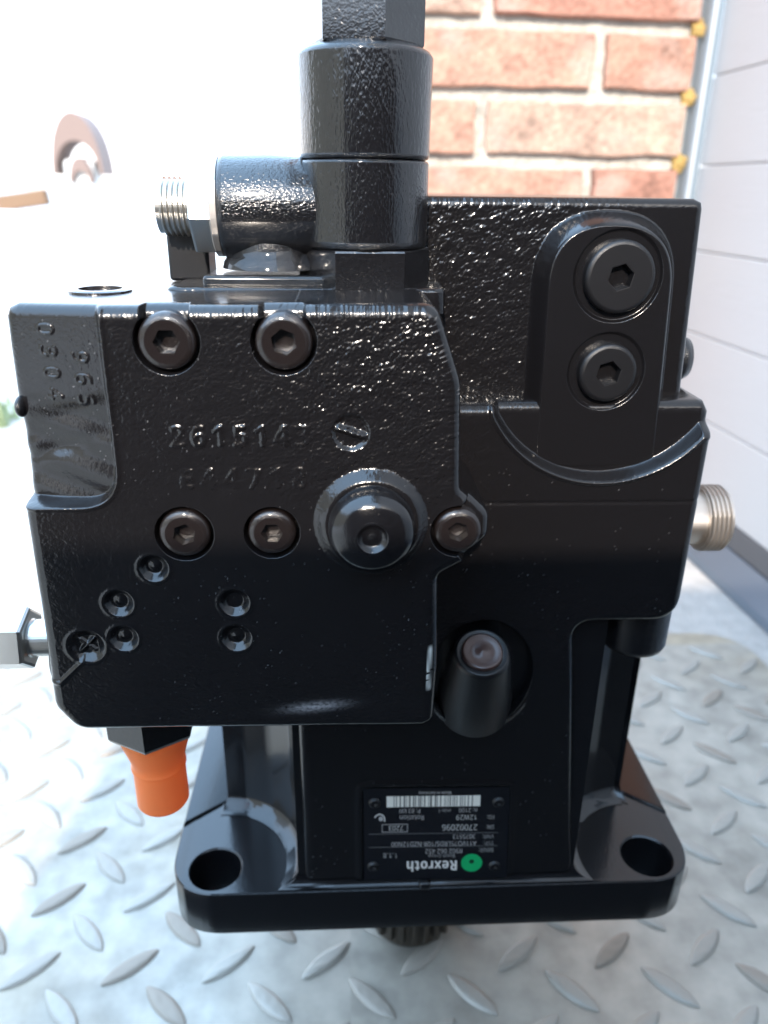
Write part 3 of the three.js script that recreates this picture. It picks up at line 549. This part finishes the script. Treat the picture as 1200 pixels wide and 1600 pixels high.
// ------------------------------------------------------------------ yard behind, left
{
  const clay = new THREE.MeshStandardMaterial({ color: new THREE.Color().setRGB(0.22, 0.155, 0.13), roughness: 0.8 }), white = new THREE.MeshStandardMaterial({ color: new THREE.Color().setRGB(0.7, 0.69, 0.66), roughness: 0.7 });
  const o = thing('hooded_post', 'white post with a pale brown arched hood in the sunlit yard', 'post', [-0.61, -0.008, -2]);
  const hood = (rx, ry, ix, iy, d) => { const c = new THREE.Shape(); c.absellipse(0, 0, rx, ry, 0, Math.PI); c.absellipse(0, 0, ix, iy, Math.PI, 0, true); c.closePath(); return extrude(c, { depth: d, bevelEnabled: true, bevelSize: 0.002, bevelThickness: 0.002, bevelSegments: 2, curveSegments: 24 }); };
  mesh('hood', place(hood(0.055, 0.125, 0.05, 0.07, 0.09), 0.0, 0.39, -0.05), clay, o);
  mesh('inner_hood', place(hood(0.024, 0.05, 0.02, 0.025, 0.05), 0.008, 0.372, 0.0), clay, o);
  const post = new RoundedBoxGeometry(0.07, 0.42, 0.07, 3, 0.01); post.translate(0, 0.21, 0); mesh('post', post, white, o);
  const s = thing('wooden_stake', 'weathered wooden stake lying on a block at the left edge', 'wooden stake', [-0.74, -0.008, -2]);
  const w1 = new RoundedBoxGeometry(0.2, 0.035, 0.03, 2, 0.006); w1.rotateZ(0.14); w1.translate(-0.06, 0.325, 0); mesh('stake', w1, new THREE.MeshStandardMaterial({ color: new THREE.Color().setRGB(0.2, 0.12, 0.07), roughness: 0.85 }), s);
  const w2 = new RoundedBoxGeometry(0.16, 0.31, 0.12, 3, 0.01); w2.translate(-0.05, 0.155, 0); mesh('block', w2, white, s);
}
{ // wall out of view on the left, placed for tan reflections, and weeds by the plate
  const o = thing('unseen_garden_wall', 'unseen sand coloured wall out of view that gives the paint tan reflections', 'wall', [-2.6, -0.008, 1.2]);
  const sand = new THREE.MeshStandardMaterial({ map: colorTex(256, (u, v) => { const k = 0.5 + 0.2 * fbm(u * 8, v * 8, 4.1, 5); return [k * 1.1, k * 0.92, k * 0.68]; }, 2, 1), roughness: 0.95 });
  mesh('wall_body', place(new RoundedBoxGeometry(0.2, 1.25, 4.4, 2, 0.01), 0, 0.62, 0), sand, o);
  mesh('coping', place(new RoundedBoxGeometry(0.26, 0.06, 4.5, 2, 0.012), 0, 1.275, 0), sand, o);
  const w = thing('weed', 'small green weed growing at the left edge behind the block', 'weed', [-0.585, -0.008, -1.26]);
  const leaf = []; for (let i = 0; i < 26; i++) { const g = new THREE.ConeGeometry(0.007, 0.06 + 0.03 * rnd(), 5, 3); g.scale(1, 1, 0.25); g.translate(0, 0.035, 0); g.rotateZ(0.9 * (rnd() - 0.5)); g.rotateX(0.5 * (rnd() - 0.5)); g.rotateY(rnd() * 6.3); g.translate((rnd() - 0.5) * 0.07, 0, (rnd() - 0.5) * 0.07); leaf.push(g); }
  mesh('leaves', mergeGeometries(leaf), new THREE.MeshStandardMaterial({ color: new THREE.Color().setRGB(0.3, 0.36, 0.2), roughness: 0.8 }), w);
}
{ // unseen eave, out of view, placed to shade the door and plate
  const o = thing('unseen_roof_eave', 'unseen white roof eave out of view placed to shade the garage door', 'roof eave', [1.1, 2.42, 0.1], TURN);
  mesh('soffit', new RoundedBoxGeometry(2.0, 0.05, 2.9, 2, 0.01), new THREE.MeshStandardMaterial({ color: new THREE.Color().setRGB(0.5, 0.5, 0.5), roughness: 0.8 }), o);
  mesh('fascia', place(new RoundedBoxGeometry(0.03, 0.2, 2.9, 2, 0.005), -1.017, 0.06, 0), new THREE.MeshStandardMaterial({ color: new THREE.Color().setRGB(0.4, 0.4, 0.42), roughness: 0.6 }), o);
}
{ // dark mat added below the viewpoint to darken reflections in the pump
  const o = thing('added_dark_mat', 'added dark ribbed mat below the viewpoint that darkens reflections in the pump', 'mat', [0.09, 0, -0.022]);
  const m = new THREE.MeshStandardMaterial({ color: new THREE.Color().setRGB(0.018, 0.017, 0.016), roughness: 0.85 });
  mesh('mat', place(new RoundedBoxGeometry(0.66, 0.005, 0.296, 2, 0.002), 0, 0.0045, 0), m, o);
  const rib = new RoundedBoxGeometry(0.6, 0.002, 0.006, 1, 0.0008);
  for (let i = 0; i < 24; i++) { const r = mesh('rib', rib, m, o); r.position.set(0, 0.0075, -0.138 + i * 0.012); }
}
{ // unseen dark box: stands in for the shade and reflection of a person
  const o = thing('unseen_shade_box', 'unseen dark box behind the viewpoint standing in for a person who blocks light', 'light blocker', [0.155, 0, 0.31]);
  const m = new THREE.MeshStandardMaterial({ color: new THREE.Color().setRGB(0.03, 0.025, 0.022), roughness: 0.9 });
  mesh('shade_box_body', place(new RoundedBoxGeometry(0.8, 0.455, 0.35, 3, 0.01), 0, 0.2285, 0), m, o);
  mesh('shade_box_bar', place(new RoundedBoxGeometry(0.3, 0.02, 0.03, 3, 0.006), 0, 0.25, -0.19), m, o);
}
renderer.render(scene, camera);
